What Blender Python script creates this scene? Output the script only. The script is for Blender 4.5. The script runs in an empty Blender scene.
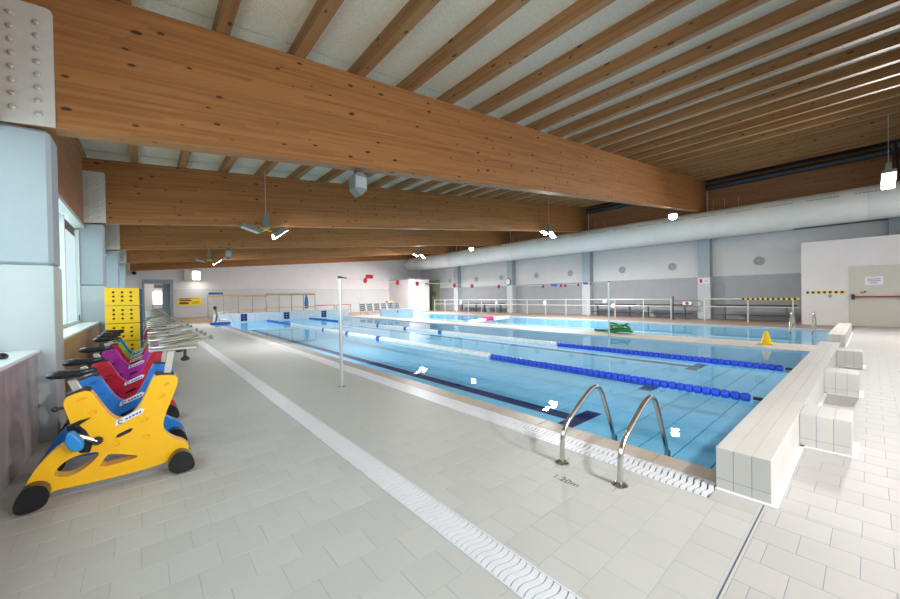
import bpy, bmesh, math, random
from mathutils import Vector, Matrix
from mathutils.geometry import tessellate_polygon
random.seed(7)
S = bpy.context.scene
COL = S.collection
PI = math.pi

# ------------------------------------------------------------------ camera
F_PX, YAW, PITCH, ROLL, EYE = 359.25, 0.70497, -0.010234, -0.016553, 1.5
def cam_axis(x, y, d):
    cr, sr = math.cos(ROLL), math.sin(ROLL); x, y = cr*x-sr*y, sr*x+cr*y
    cp, sp = math.cos(PITCH), math.sin(PITCH); d, z = cp*d-sp*y, sp*d+cp*y
    c, s = math.cos(YAW), math.sin(YAW)
    return Vector((c*x+s*d, -s*x+c*d, z))
cd = bpy.data.cameras.new('camera'); cam = bpy.data.objects.new('camera', cd); COL.objects.link(cam)
ax, ay, az = cam_axis(1,0,0), cam_axis(0,1,0), -cam_axis(0,0,1)
cam.matrix_world = Matrix(((ax.x,ay.x,az.x,0),(ax.y,ay.y,az.y,0),(ax.z,ay.z,az.z,EYE),(0,0,0,1)))
cd.sensor_fit = 'HORIZONTAL'; cd.sensor_width = 36; cd.lens = 36*F_PX/900; cd.clip_start = .05; cd.clip_end = 300
S.camera = cam

# ------------------------------------------------------------------ world, daylight, exposure
w = bpy.data.worlds.new('overcast_sky'); S.world = w; w.use_nodes = True
bg = w.node_tree.nodes['Background']; bg.inputs[0].default_value = (.86,.95,1,1); bg.inputs[1].default_value = .8
S.view_settings.view_transform = 'Standard'; S.view_settings.look = 'None'
S.view_settings.gamma = 1; S.view_settings.use_curve_mapping = False; S.view_settings.exposure = 0.5
S.cycles.use_denoising = True
S.cycles.max_bounces = 8; S.cycles.diffuse_bounces = 5; S.cycles.transparent_max_bounces = 12
S.cycles.sample_clamp_indirect = 6
def area(name, loc, rot, sx, sy, power, col=(1,1,1)):
    l = bpy.data.lights.new(name, 'AREA'); l.shape = 'RECTANGLE'; l.size = sx; l.size_y = sy; l.energy = power; l.color = col
    o = bpy.data.objects.new(name, l); COL.objects.link(o); o.location = loc; o.rotation_euler = rot; return o
# daylight entering by the glazed end facade behind the camera and by the window band on the left
area('daylight_end_facade', (12,-7.6,2.3), (math.radians(80),0,0), 22, 4.0, 160, (.90,.96,1))
for k,(y0,y1) in enumerate(((-6,-1.2),(.2,5.6),(6.5,12.3),(13.4,19.2),(20.2,26))):
    area('daylight_window', (-1.35,(y0+y1)/2,2.15), (0,math.radians(-90),0), 2.1, y1-y0, 75, (.84,.94,1))

# ------------------------------------------------------------------ materials
def new_mat(name):
    m = bpy.data.materials.new(name); m.use_nodes = True
    nt = m.node_tree; b = nt.nodes['Principled BSDF']; return m, nt, b
def N(nt, t, **kw):
    n = nt.nodes.new(t)
    for k,v in kw.items(): setattr(n,k,v)
    return n
def math_n(nt, op, a, b=None, c=None):
    n = N(nt,'ShaderNodeMath',operation=op)
    for i,x in enumerate((a,b,c)):
        if x is None: continue
        if isinstance(x,(int,float)): n.inputs[i].default_value = x
        else: nt.links.new(x, n.inputs[i])
    return n.outputs[0]
def mixc(nt, fac, a, b, mode='MIX'):
    n = N(nt,'ShaderNodeMix',data_type='RGBA',blend_type=mode)
    for i,x in ((0,fac),(6,a),(7,b)):
        if isinstance(x,(int,float)): n.inputs[i].default_value = x
        elif isinstance(x,tuple): n.inputs[i].default_value = (*x[:3],1)
        else: nt.links.new(x,n.inputs[i])
    return n.outputs[2]
def noise(nt, scale, detail=3, vec=None, rough=.55):
    n = N(nt,'ShaderNodeTexNoise'); n.inputs['Scale'].default_value = scale; n.inputs['Detail'].default_value = detail; n.inputs['Roughness'].default_value = rough
    if vec is None:
        tc = N(nt,'ShaderNodeTexCoord'); vec = tc.outputs['Object']
    nt.links.new(vec, n.inputs['Vector']); return n
def ramp(nt, src, stops):
    r = N(nt,'ShaderNodeValToRGB'); e = r.color_ramp.elements
    while len(e) < len(stops): e.new(.5)
    for i,(p,c) in enumerate(stops): e[i].position = p; e[i].color = (*c,1)
    nt.links.new(src, r.inputs[0]); return r.outputs[0]
def bump(nt, b, h, strength=.3, dist=.01):
    n = N(nt,'ShaderNodeBump'); n.inputs['Strength'].default_value = strength; n.inputs['Distance'].default_value = dist
    nt.links.new(h, n.inputs['Height']); nt.links.new(n.outputs[0], b.inputs['Normal'])
def srgb(r,g,b):
    f = lambda c: (c/255)/12.92 if c/255 <= .04045 else ((c/255+.055)/1.055)**2.4
    return (f(r),f(g),f(b))
MAT = {}
def plain(name, col, rough=.5, metal=0, var=.06, scale=6, bump_s=0, bump_scale=60, coat=0, spec=None):
    m, nt, b = new_mat(name)
    n = noise(nt, scale)
    lo = tuple(c*(1-var) for c in col); hi = tuple(min(1,c*(1+var)) for c in col)
    c = ramp(nt, n.outputs[0], [(.3,lo),(.7,hi)]); nt.links.new(c, b.inputs['Base Color'])
    b.inputs['Roughness'].default_value = rough; b.inputs['Metallic'].default_value = metal
    if coat: b.inputs['Coat Weight'].default_value = coat; b.inputs['Coat Roughness'].default_value = .08
    if spec is not None: b.inputs['Specular IOR Level'].default_value = spec
    if bump_s: bump(nt, b, noise(nt,bump_scale,4).outputs[0], bump_s)
    MAT[name] = m; return m
def emit(name, col, s):
    m, nt, b = new_mat(name); b.inputs['Base Color'].default_value = (.8,.8,.8,1)
    b.inputs['Emission Color'].default_value = (*col,1); b.inputs['Emission Strength'].default_value = s
    n = noise(nt,4); nt.links.new(mixc(nt,n.outputs[0],tuple(c*.95 for c in col),col), b.inputs['Emission Color']); MAT[name] = m; return m
def wood(name, axis, base, dark, knots=1.0):
    """laminated timber; grain along axis 'X' (following the roof pitch) or 'Y'"""
    m, nt, b = new_mat(name); tc = N(nt,'ShaderNodeTexCoord'); sep = N(nt,'ShaderNodeSeparateXYZ'); nt.links.new(tc.outputs['Object'], sep.inputs[0])
    x,y,z = sep.outputs
    if axis == 'X':
        along = x; row = math_n(nt,'SUBTRACT',z,math_n(nt,'MULTIPLY',x,.1)); other = y
    else:
        along = y; row = math_n(nt,'ADD',z,math_n(nt,'MULTIPLY',x,.37)); other = x
    lam = math_n(nt,'FLOOR',math_n(nt,'MULTIPLY',row,24))
    shift = math_n(nt,'MULTIPLY',lam,7.31)
    plank = math_n(nt,'FLOOR',math_n(nt,'MULTIPLY_ADD',along,.42,shift))
    cmb = N(nt,'ShaderNodeCombineXYZ'); nt.links.new(lam,cmb.inputs[0]); nt.links.new(plank,cmb.inputs[1])
    wn = N(nt,'ShaderNodeTexWhiteNoise',noise_dimensions='2D'); nt.links.new(cmb.outputs[0], wn.inputs['Vector'])
    c2 = N(nt,'ShaderNodeCombineXYZ'); nt.links.new(math_n(nt,'MULTIPLY',along,.7),c2.inputs[0]); nt.links.new(math_n(nt,'MULTIPLY',row,16),c2.inputs[1]); nt.links.new(math_n(nt,'MULTIPLY',other,16),c2.inputs[2])
    g = noise(nt, 1.6, 5, c2.outputs[0], .6)
    tone = math_n(nt,'ADD',math_n(nt,'MULTIPLY',wn.outputs[0],.3),math_n(nt,'MULTIPLY',g.outputs[0],.75))
    c = ramp(nt, tone, [(.25,dark),(.55,base),(.9,tuple(min(1,v*1.22) for v in base))])
    c3 = N(nt,'ShaderNodeCombineXYZ'); nt.links.new(math_n(nt,'MULTIPLY',along,.42),c3.inputs[0]); nt.links.new(row,c3.inputs[1]); nt.links.new(math_n(nt,'MULTIPLY',other,.5),c3.inputs[2])
    vo = N(nt,'ShaderNodeTexVoronoi',feature='F1'); vo.inputs['Scale'].default_value = 8.5; nt.links.new(c3.outputs[0], vo.inputs['Vector'])
    sc = N(nt,'ShaderNodeSeparateColor'); nt.links.new(vo.outputs['Color'], sc.inputs[0])
    size = math_n(nt,'MULTIPLY',math_n(nt,'MAXIMUM',math_n(nt,'SUBTRACT',sc.outputs[0],.15),0),.22)
    k = N(nt,'ShaderNodeMapRange'); nt.links.new(math_n(nt,'SUBTRACT',vo.outputs['Distance'],size),k.inputs[0])
    k.inputs[1].default_value = -.01; k.inputs[2].default_value = .05; k.inputs[3].default_value = .92*knots; k.inputs[4].default_value = 0
    kc = math_n(nt,'MULTIPLY',k.outputs[0],math_n(nt,'GREATER_THAN',sc.outputs[0],.22))
    c = mixc(nt, kc, c, tuple(v*.16 for v in dark)); nt.links.new(c, b.inputs['Base Color'])
    b.inputs['Roughness'].default_value = .55; b.inputs['Specular IOR Level'].default_value = .3
    bump(nt,b,g.outputs[0],.12,.004); MAT[name] = m; return m
wood('glulam','X',srgb(164,112,66),srgb(140,91,50))
wood('purlin_wood','Y',srgb(158,116,76),srgb(130,92,58),.9)
wood('fascia_wood','Y',srgb(158,112,76),srgb(132,90,58),.6)
plain('wool_board',srgb(218,208,186),.95,var=.12,scale=38,bump_s=.6,bump_scale=95)
plain('wall_white',srgb(222,218,220),.7,var=.03,scale=1.5)
plain('wall_grey',srgb(204,206,209),.6,var=.03,scale=1.2)
plain('dado_grey',srgb(156,160,168),.35,var=.04,scale=1.5)
plain('column_grey',srgb(150,163,172),.5,var=.04)
plain('column_white',srgb(180,188,190),.35,var=.02)
plain('column_upper',srgb(162,174,182),.45,var=.02)
plain('column_pale',srgb(186,194,200),.45,var=.02)
plain('nozzle_grey',srgb(158,162,162),.5,var=.04)
plain('plate_white',srgb(212,209,203),.45,var=.04)
plain('sill_white',srgb(232,236,240),.3,var=.02)
plain('grout_light',srgb(172,172,172),.8,var=.05)
plain('grout_lilac',srgb(142,144,166),.8,var=.05)
plain('grout_dark',srgb(86,92,110),.8,var=.05)
plain('white_plastic',srgb(222,224,230),.4,var=.02)
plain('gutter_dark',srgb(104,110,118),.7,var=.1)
plain('drain_void',srgb(168,182,206),.7,var=.1)
plain('curb_tile',srgb(184,171,158),.45,var=.08,scale=9)
plain('tan_tile',srgb(176,150,126),.5,var=.08,scale=5)
plain('brown_deck',srgb(150,132,122),.5,var=.06,scale=3)
plain('steel',(.62,.61,.58),.16,1,var=.05)
plain('pole_metal',srgb(206,210,208),.3,.6,var=.03)
plain('rail_white',srgb(206,208,206),.4,.2,var=.03)
plain('black_rubber',srgb(28,29,33),.22,var=.15)
plain('saddle_black',srgb(34,38,44),.25,var=.1)
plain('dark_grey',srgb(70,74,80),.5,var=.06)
plain('pipe_dark',srgb(66,70,76),.45,.3,var=.06)
plain('lamp_grey',srgb(120,124,122),.45,.2,var=.05)
plain('duct_grey',srgb(226,226,222),.42,.0,var=.03,scale=2)
plain('door_cream',srgb(196,192,182),.45,var=.02)
plain('door_green',srgb(146,154,128),.5,var=.05)
plain('frame_blue',srgb(146,162,176),.45,var=.04)
plain('red_bar',srgb(150,30,44),.4,var=.05)
plain('paper',srgb(226,226,234),.7,var=.02)
plain('print_grey',srgb(120,120,130),.7,var=.03)
plain('print_dark',srgb(84,70,22),.7,var=.05)
plain('text_dark',srgb(112,112,112),.7,var=.08)
plain('sign_yellow',srgb(244,214,28),.45,var=.03)
plain('sign_red',srgb(190,30,50),.45,var=.03)
plain('black_tape',srgb(40,40,44),.5,var=.05)
plain('cone_yellow',srgb(250,208,10),.4,var=.03)
plain('hose_green',srgb(24,132,66),.45,var=.12)
plain('float_red',srgb(206,34,62),.45,var=.06)
plain('float_magenta',srgb(190,30,90),.45,var=.06)
plain('float_blue',srgb(48,86,226),.35,var=.08)
plain('float_blue_light',srgb(46,104,196),.4,var=.08)
plain('float_white',srgb(250,251,252),.35,var=.03)
plain('rope_white',srgb(214,216,216),.6,var=.03)
plain('rack_wood',srgb(206,160,84),.5,var=.1)
plain('rack_metal',srgb(150,152,156),.4,.3,var=.05)
plain('towel_blue',srgb(36,110,170),.8,var=.1)
plain('lane_navy',srgb(14,36,104),.85,var=.08,scale=3)
plain('pool_wall',srgb(158,210,236),.3,var=.06,scale=4)
plain('pool_grout',srgb(62,112,140),.6,var=.05)
plain('pool_white_tile',srgb(190,202,210),.35,var=.04)
plain('walk_tile',srgb(196,187,180),.5,var=.05,scale=4)
plain('bolt_steel',srgb(206,204,198),.35,.3,var=.05)
plain('yellow_paint',srgb(248,188,12),.33,var=.03,coat=.25)
plain('blue_paint',srgb(30,118,206),.33,var=.04,coat=.25)
plain('crimson_paint',srgb(186,22,50),.33,var=.04,coat=.25)
plain('magenta_paint',srgb(176,44,168),.33,var=.04,coat=.25)
plain('green_paint',srgb(122,196,28),.33,var=.04,coat=.25)
plain('pedal_blue',srgb(40,140,214),.4,var=.04)
plain('pedal_yellow',srgb(236,180,20),.4,var=.04)
plain('crate_yellow',srgb(250,204,16),.45,var=.03)
plain('crate_blue',srgb(30,88,170),.45,var=.05)
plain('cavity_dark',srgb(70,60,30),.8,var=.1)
plain('alu_bar',srgb(200,198,192),.28,.75,var=.03)
plain('bar_bronze',srgb(150,142,128),.3,.6,var=.05)
plain('logo_blue',srgb(40,90,180),.5,var=.03)
plain('alu_frame',srgb(206,214,214),.4,.2,var=.03)
plain('tree_green',srgb(120,150,96),.9,var=.4,scale=2)
plain('outdoor_ground',srgb(150,156,140),.9,var=.1,scale=1)
emit('lamp_glow',(1,.98,1),60); emit('warm_glow',(1,.9,.68),30); emit('panel_glow',(1,.93,.8),9); emit('window_glow',(.86,.95,1),1.6)
def tile_mat(name, col, rough=.5):
    m, nt, b = new_mat(name); oi = N(nt,'ShaderNodeObjectInfo'); n = noise(nt,2.2)
    f = math_n(nt,'ADD',math_n(nt,'MULTIPLY',oi.outputs['Random'],.5),math_n(nt,'MULTIPLY',n.outputs[0],.5))
    c = ramp(nt, f, [(.1,tuple(v*.95 for v in col)),(.9,tuple(min(1,v*1.05) for v in col))]); nt.links.new(c,b.inputs['Base Color'])
    b.inputs['Roughness'].default_value = rough; b.inputs['Specular IOR Level'].default_value = .18; MAT[name] = m
tile_mat('deck_tile', srgb(190,190,187)); tile_mat('deck_tile_pale', srgb(184,181,178)); tile_mat('block_tile', srgb(198,195,190))
tile_mat('pool_tile', srgb(142,214,255), .75)
tile_mat('pool_tile_grey', srgb(120,172,198), .6)
def wainscot():
    m, nt, b = new_mat('wainscot'); tc = N(nt,'ShaderNodeTexCoord'); mp = N(nt,'ShaderNodeMapping'); mp.inputs['Scale'].default_value = (1,3.2,.45)
    nt.links.new(tc.outputs['Object'],mp.inputs[0]); n = noise(nt,2.2,5,mp.outputs[0],.6)
    for nm,cols in (('wainscot',((136,130,134),(164,156,158),(188,184,186))),('wainscot_tan',((158,126,94),(184,150,110),(198,172,138)))):
        if nm != 'wainscot':
            m = m.copy(); m.name = nm; nt = m.node_tree; b = nt.nodes['Principled BSDF']; n = [q for q in nt.nodes if q.type == 'TEX_NOISE'][0]
        c = ramp(nt,n.outputs[0],[(.25,srgb(*cols[0])),(.5,srgb(*cols[1])),(.75,srgb(*cols[2]))]); nt.links.new(c,b.inputs['Base Color']); b.inputs['Roughness'].default_value = .3; MAT[nm] = m
wainscot()
def water():
    m, nt, b = new_mat('pool_water'); nt.nodes.remove(b); out = nt.nodes['Material Output']
    tr = N(nt,'ShaderNodeBsdfTransparent'); tr.inputs[0].default_value = (.90,.985,1,1)
    gl = N(nt,'ShaderNodeBsdfGlossy'); gl.inputs['Roughness'].default_value = .008; gl.inputs['Color'].default_value = (.95,.97,1,1)
    ge = N(nt,'ShaderNodeNewGeometry'); dt = N(nt,'ShaderNodeVectorMath',operation='DOT_PRODUCT'); nt.links.new(ge.outputs['Incoming'],dt.inputs[0]); nt.links.new(ge.outputs['Normal'],dt.inputs[1])
    sch = math_n(nt,'MULTIPLY_ADD',math_n(nt,'POWER',math_n(nt,'SUBTRACT',1,math_n(nt,'ABSOLUTE',dt.outputs['Value'])),5),.68,.02); mx = N(nt,'ShaderNodeMixShader')
    bp = N(nt,'ShaderNodeBump'); bp.inputs['Strength'].default_value = .006; bp.inputs['Distance'].default_value = .012
    nt.links.new(noise(nt,1.6,2).outputs[0],bp.inputs['Height'])
    nt.links.new(bp.outputs[0], gl.inputs['Normal'])
    nt.links.new(sch,mx.inputs[0]); nt.links.new(tr.outputs[0],mx.inputs[1]); nt.links.new(gl.outputs[0],mx.inputs[2]); nt.links.new(mx.outputs[0],out.inputs[0]); MAT['pool_water'] = m
water()
def glass():
    m, nt, b = new_mat('glass'); nt.nodes.remove(b); out = nt.nodes['Material Output']
    tr = N(nt,'ShaderNodeBsdfTransparent'); tr.inputs[0].default_value = (.9,.96,.94,1); gl = N(nt,'ShaderNodeBsdfGlossy'); gl.inputs['Roughness'].default_value = .02
    mx = N(nt,'ShaderNodeMixShader'); mx.inputs[0].default_value = .08; nt.links.new(tr.outputs[0],mx.inputs[1]); nt.links.new(gl.outputs[0],mx.inputs[2]); nt.links.new(mx.outputs[0],out.inputs[0]); MAT['glass'] = m
glass()

# ------------------------------------------------------------------ geometry helpers
class MB:
    def __init__(s): s.v = []; s.f = []
    def add(s, vs, fs):
        o = len(s.v); s.v += [tuple(v) for v in vs]; s.f += [[i+o for i in f] for f in fs]; return s
    def box(s, x0,x1,y0,y1,z0,z1):
        return s.add([(x0,y0,z0),(x1,y0,z0),(x1,y1,z0),(x0,y1,z0),(x0,y0,z1),(x1,y0,z1),(x1,y1,z1),(x0,y1,z1)],
                     [(3,2,1,0),(4,5,6,7),(0,1,5,4),(1,2,6,5),(2,3,7,6),(3,0,4,7)])
    def slab(s, x0,x1,y0,y1,z0,z1, c=.003):
        """box with chamfered top edges"""
        return s.add([(x0,y0,z0),(x1,y0,z0),(x1,y1,z0),(x0,y1,z0),(x0,y0,z1-c),(x1,y0,z1-c),(x1,y1,z1-c),(x0,y1,z1-c),(x0+c,y0+c,z1),(x1-c,y0+c,z1),(x1-c,y1-c,z1),(x0+c,y1-c,z1)],
                     [(0,1,5,4),(1,2,6,5),(2,3,7,6),(3,0,4,7),(4,5,9,8),(5,6,10,9),(6,7,11,10),(7,4,8,11),(8,9,10,11)])
    def tube(s, pts, r, n=8, cap=True):
        pts = [Vector(p) for p in pts]; rs = r if isinstance(r,(list,tuple)) else [r]*len(pts); rings = []; up = None
        for i,p in enumerate(pts):
            t = (pts[min(i+1,len(pts)-1)]-pts[max(i-1,0)]).normalized()
            if up is None:
                up = Vector((0,0,1)) if abs(t.z) < .9 else Vector((1,0,0))
            a = t.cross(up).normalized(); b = a.cross(t).normalized(); up = b
            rings.append([p+(a*math.cos(2*PI*k/n)+b*math.sin(2*PI*k/n))*rs[i] for k in range(n)])
        vs = [v for R in rings for v in R]; fs = []
        for i in range(len(pts)-1):
            for k in range(n): fs.append((i*n+k,i*n+(k+1)%n,(i+1)*n+(k+1)%n,(i+1)*n+k))
        if cap: fs.append(tuple(range(n-1,-1,-1))); fs.append(tuple((len(pts)-1)*n+k for k in range(n)))
        return s.add(vs,fs)
    def lathe(s, prof, n=16, origin=(0,0,0), axis='Z'):
        vs = []; fs = []; O = Vector(origin)
        for r,h in prof:
            for k in range(n):
                a = 2*PI*k/n; c,d = r*math.cos(a), r*math.sin(a)
                vs.append(O+Vector({'Z':(c,d,h),'X':(h,c,d),'Y':(c,h,d)}[axis]))
        for i in range(len(prof)-1):
            for k in range(n): fs.append((i*n+k,i*n+(k+1)%n,(i+1)*n+(k+1)%n,(i+1)*n+k))
        fs.append(tuple(range(n-1,-1,-1))); fs.append(tuple((len(prof)-1)*n+k for k in range(n)))
        return s.add(vs,fs)
    def prism(s, poly, fn, t0, t1, holes=()):
        """extrude a 2D outline (with holes); fn(a,b,t) -> xyz"""
        loops = [[Vector((a,b,0)) for a,b in L] for L in (poly,*holes)]
        flat = [p for L in loops for p in L]; tri = tessellate_polygon(loops); n = len(flat)
        vs = [fn(p.x,p.y,t0) for p in flat]+[fn(p.x,p.y,t1) for p in flat]
        fs = [tuple(t) for t in tri]+[tuple(i+n for i in reversed(t)) for t in tri]; o = 0
        for L in loops:
            m = len(L)
            for i in range(m): fs.append((o+i,o+(i+1)%m,o+n+(i+1)%m,o+n+i))
            o += m
        return s.add(vs,fs)
    def ball(s, c, rx, ry=None, rz=None, n=10, m=6):
        ry = ry or rx; rz = rz or rx; vs = []; fs = []
        for i in range(m+1):
            th = PI*i/m
            for k in range(n):
                a = 2*PI*k/n; vs.append((c[0]+rx*math.sin(th)*math.cos(a), c[1]+ry*math.sin(th)*math.sin(a), c[2]+rz*math.cos(th)))
        for i in range(m):
            for k in range(n): fs.append((i*n+k,(i+1)*n+k,(i+1)*n+(k+1)%n,i*n+(k+1)%n))
        return s.add(vs,fs)
    def mesh(s, name, smooth=False):
        me = bpy.data.meshes.new(name); me.from_pydata(s.v,[],s.f); bm = bmesh.new(); bm.from_mesh(me)
        bmesh.ops.remove_doubles(bm, verts=bm.verts, dist=1e-5); bmesh.ops.recalc_face_normals(bm, faces=bm.faces)
        bm.to_mesh(me); bm.free()
        if smooth:
            for p in me.polygons: p.use_smooth = True
            me.set_sharp_from_angle(angle=math.radians(38))
        return me
    def build(s, name, mat, parent=None, smooth=False, bevel=0, seg=2):
        me = s.mesh(name, smooth); o = link(name, me, mat, parent)
        if bevel:
            md = o.modifiers.new('edge','BEVEL'); md.width = bevel; md.segments = seg; md.limit_method = 'ANGLE'; md.angle_limit = math.radians(40)
        return o
def link(name, me, mat=None, parent=None, loc=None):
    o = bpy.data.objects.new(name, me); COL.objects.link(o)
    if mat and me and not me.materials: me.materials.append(MAT[mat])
    if parent: o.parent = parent
    if loc: o.location = loc
    return o
def tag(o, label, cat, group=None, kind=None):
    o['label'] = label; o['category'] = cat
    if group: o['group'] = group
    if kind: o['kind'] = kind
    return o
def thing(name, label, cat, loc=(0,0,0), rz=0, group=None, kind=None):
    o = bpy.data.objects.new(name, None); COL.objects.link(o); o.location = loc; o.rotation_euler = (0,0,rz); o.empty_display_size = .1
    return tag(o,label,cat,group,kind)
def copy_tree(o, parent=None):
    c = o.copy(); COL.objects.link(c); c.parent = parent
    for ch in o.children: copy_tree(ch, c)
    return c
def circle(cx, cz, r, n=8, rz=None): return [(cx+r*math.cos(2*PI*k/n), cz+(rz or r)*math.sin(2*PI*k/n)) for k in range(n)]
XZ = lambda a,b,t: (a,t,b)
YZ = lambda a,b,t: (t,a,b)
def text_mesh(name, txt, size, mat, parent=None):
    cu = bpy.data.curves.new(name,'FONT'); cu.body = txt; cu.size = size; cu.extrude = .0006; cu.align_x = 'CENTER'
    t = bpy.data.objects.new(name+'_src', cu); COL.objects.link(t); dg = bpy.context.evaluated_depsgraph_get()
    me = bpy.data.meshes.new_from_object(t.evaluated_get(dg)); bpy.data.objects.remove(t)
    return link(name, me, mat, parent)

# ------------------------------------------------------------------ main dimensions
ZB = lambda x: 3.48+.1*x            # underside of the roof beams
ZT = lambda x: 5.08+.1*x            # top of the roof beams
DZ = lambda x,y: .0122*max(0,min(12.5,y-5.78))*(1-x/12)
BEAM_Y = (-7.92,-1.07,5.78,12.6,19.5,26.3,33.0)
BT = .27                            # beam thickness
YE = 33.4                           # end wall
PX0, PX1, PY0, PY1 = 3.62, 12.25, .78, 27.2   # main pool
QX0, QX1 = 13.75, 19.05                       # second pool
WZ, BZ = -.03, -.46                           # water level, apparent bottom

# ------------------------------------------------------------------ floor
m = MB()
m.box(-1.4,3.08,-8,YE,-.3,-.012); m.box(3.08,24.4,-8,.46,-.3,-.012)
floor = m.build('floor','deck_tile'); tag(floor,'pale beige tiled pool deck along the window wall','floor',kind='structure')
T = .24
def depth(x,y): return x*math.sin(YAW)+y*math.cos(YAW)
def frame_u(x,y): return 450+F_PX*(x*math.cos(YAW)-y*math.sin(YAW))/max(.05,depth(x,y))
tiles = []                                 # clipped rectangles of every tile of the near deck
def clip(x0,x1,y0,y1,zx0,zx1,zy0,zy1,k):
    x0,x1,y0,y1 = max(x0,zx0),min(x1,zx1),max(y0,zy0),min(y1,zy1)
    if x1-x0 > .012 and y1-y0 > .012: tiles.append((x0,x1,y0,y1,k))
for j in range(0,27):
    y = .512+T*j-.028; off = -.05+(.01 if j%2 else .125)
    for i in range(-5,14):
        x = off+i*T
        clip(x,x+T,y,y+T,-.88,1.392,.512,6.6,'a'); clip(x,x+T,y,y+T,1.608,3.082,.512,6.6,'a')
for i in range(0,49):
    x = 1.63+T*(i-1)-.04; off = .165 if i%2 else .045
    for j in range(-9,3):
        y = off+j*T
        clip(x,x+T,y,y+T,1.40,3.30,-2.2,.478,'b'); clip(x,x+T,y,y+T,3.30,12.8,-2.2,.458,'b')
vis = []
for r in tiles:
    x,y = (r[0]+r[1])/2,(r[2]+r[3])/2; d = depth(x,y)
    if d < .5: continue
    u = frame_u(x,y)
    if u < -60 or u > 960 or 299+F_PX*EYE/d > 680: continue
    vis.append((d,x,y,r))
vis.sort()
G = .0016; cache = {}
def tile_mesh(w,h,k):
    key = (round(w,3),round(h,3),k)
    if key not in cache:
        cache[key] = MB().slab(-w/2+G,w/2-G,-h/2+G,h/2-G,-.012,0,.0008).mesh('deck_tile'); cache[key].materials.append(MAT['deck_tile' if k == 'a' else 'deck_tile_pale'])
    return cache[key]
for d,x,y,r in vis[:300]: link('deck_tile', tile_mesh(r[1]-r[0],r[3]-r[2],r[4]), None, floor, (x,y,0))
for k,mat in (('a','deck_tile'),('b','deck_tile_pale')):
    m = MB()
    for d,x,y,r in vis[300:]:
        if r[4] == k: m.slab(r[0]+G,r[1]-G,r[2]+G,r[3]-G,-.012,0,.0008)
    if m.v:
        o = m.build('deck_tile_field',mat,floor); o['kind'] = 'stuff'
# bedding of the near tiles (seen as joints) and plain finish beyond them
o = MB().box(-.88,1.392,.5,6.6,-.011,-.0014).box(1.608,3.082,.5,6.6,-.011,-.0014).build('tile_joint','grout_light',floor)
o = MB().box(1.4,12.8,-2.2,.458,-.011,-.0014).build('tile_joint','grout_lilac',floor)
o = MB().box(-1.3,1.392,6.6,28,-.012,0).box(1.608,3.08,6.6,28,-.012,0).box(-1.3,3.05,28,YE,-.012,0).box(-.88,1.392,-8,.5,-.012,-.001).build('deck_finish','deck_tile',floor)
o = MB().box(12.8,24.4,-8,.455,-.012,0).box(1.4,12.8,-8,-2.2,-.012,0).box(3.082,3.4,.512,.775,-.2,0).build('deck_finish','deck_tile_pale',floor)
o = MB().box(1.40,3.27,.478,.4911,-.004,-.0004).box(1.40,3.27,.4989,.512,-.004,-.0004).build('joint_bed','deck_tile',floor)
o = MB().box(1.40,3.27,.491,.499,-.004,.0004).build('expansion_joint','grout_dark',floor)
# far decks
m = MB().box(12.38,13.62,.46,28,-.6,-.0118).box(12.25,13.75,.46,28,-.0117,-.004).build('floor_walkway','walk_tile'); tag(m,'narrow white tiled walkway between the two pools','floor',kind='structure')
wt = MB().slab(-.3625,.3625,-.36,.36,-.004,.008,.004).mesh('walkway_tile'); wt.materials.append(MAT['walk_tile'])
for j in range(36):
    for i in (0,1): link('walkway_tile', wt, None, m, (12.63+i*.74,.86+j*.74,0))
m = MB().box(19.18,24.4,.46,YE,-.3,-.0118).box(19.05,24.4,.46,YE,-.0117,0).build('floor_gallery','brown_deck'); tag(m,'brownish deck behind the white railing under the duct','floor',kind='structure')
MB().box(19.05,19.35,.46,28,0,.012).build('edge_strip','walk_tile',m)
m = MB().box(3.05,19.05,27.55,YE,-.3,.0).build('floor_far_deck','tan_tile'); tag(m,'tan deck past the far end of the pools','floor',kind='structure')
MB().box(1.7,12.2,28.6,YE,0,.22).build('step','tan_tile',m)

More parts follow.
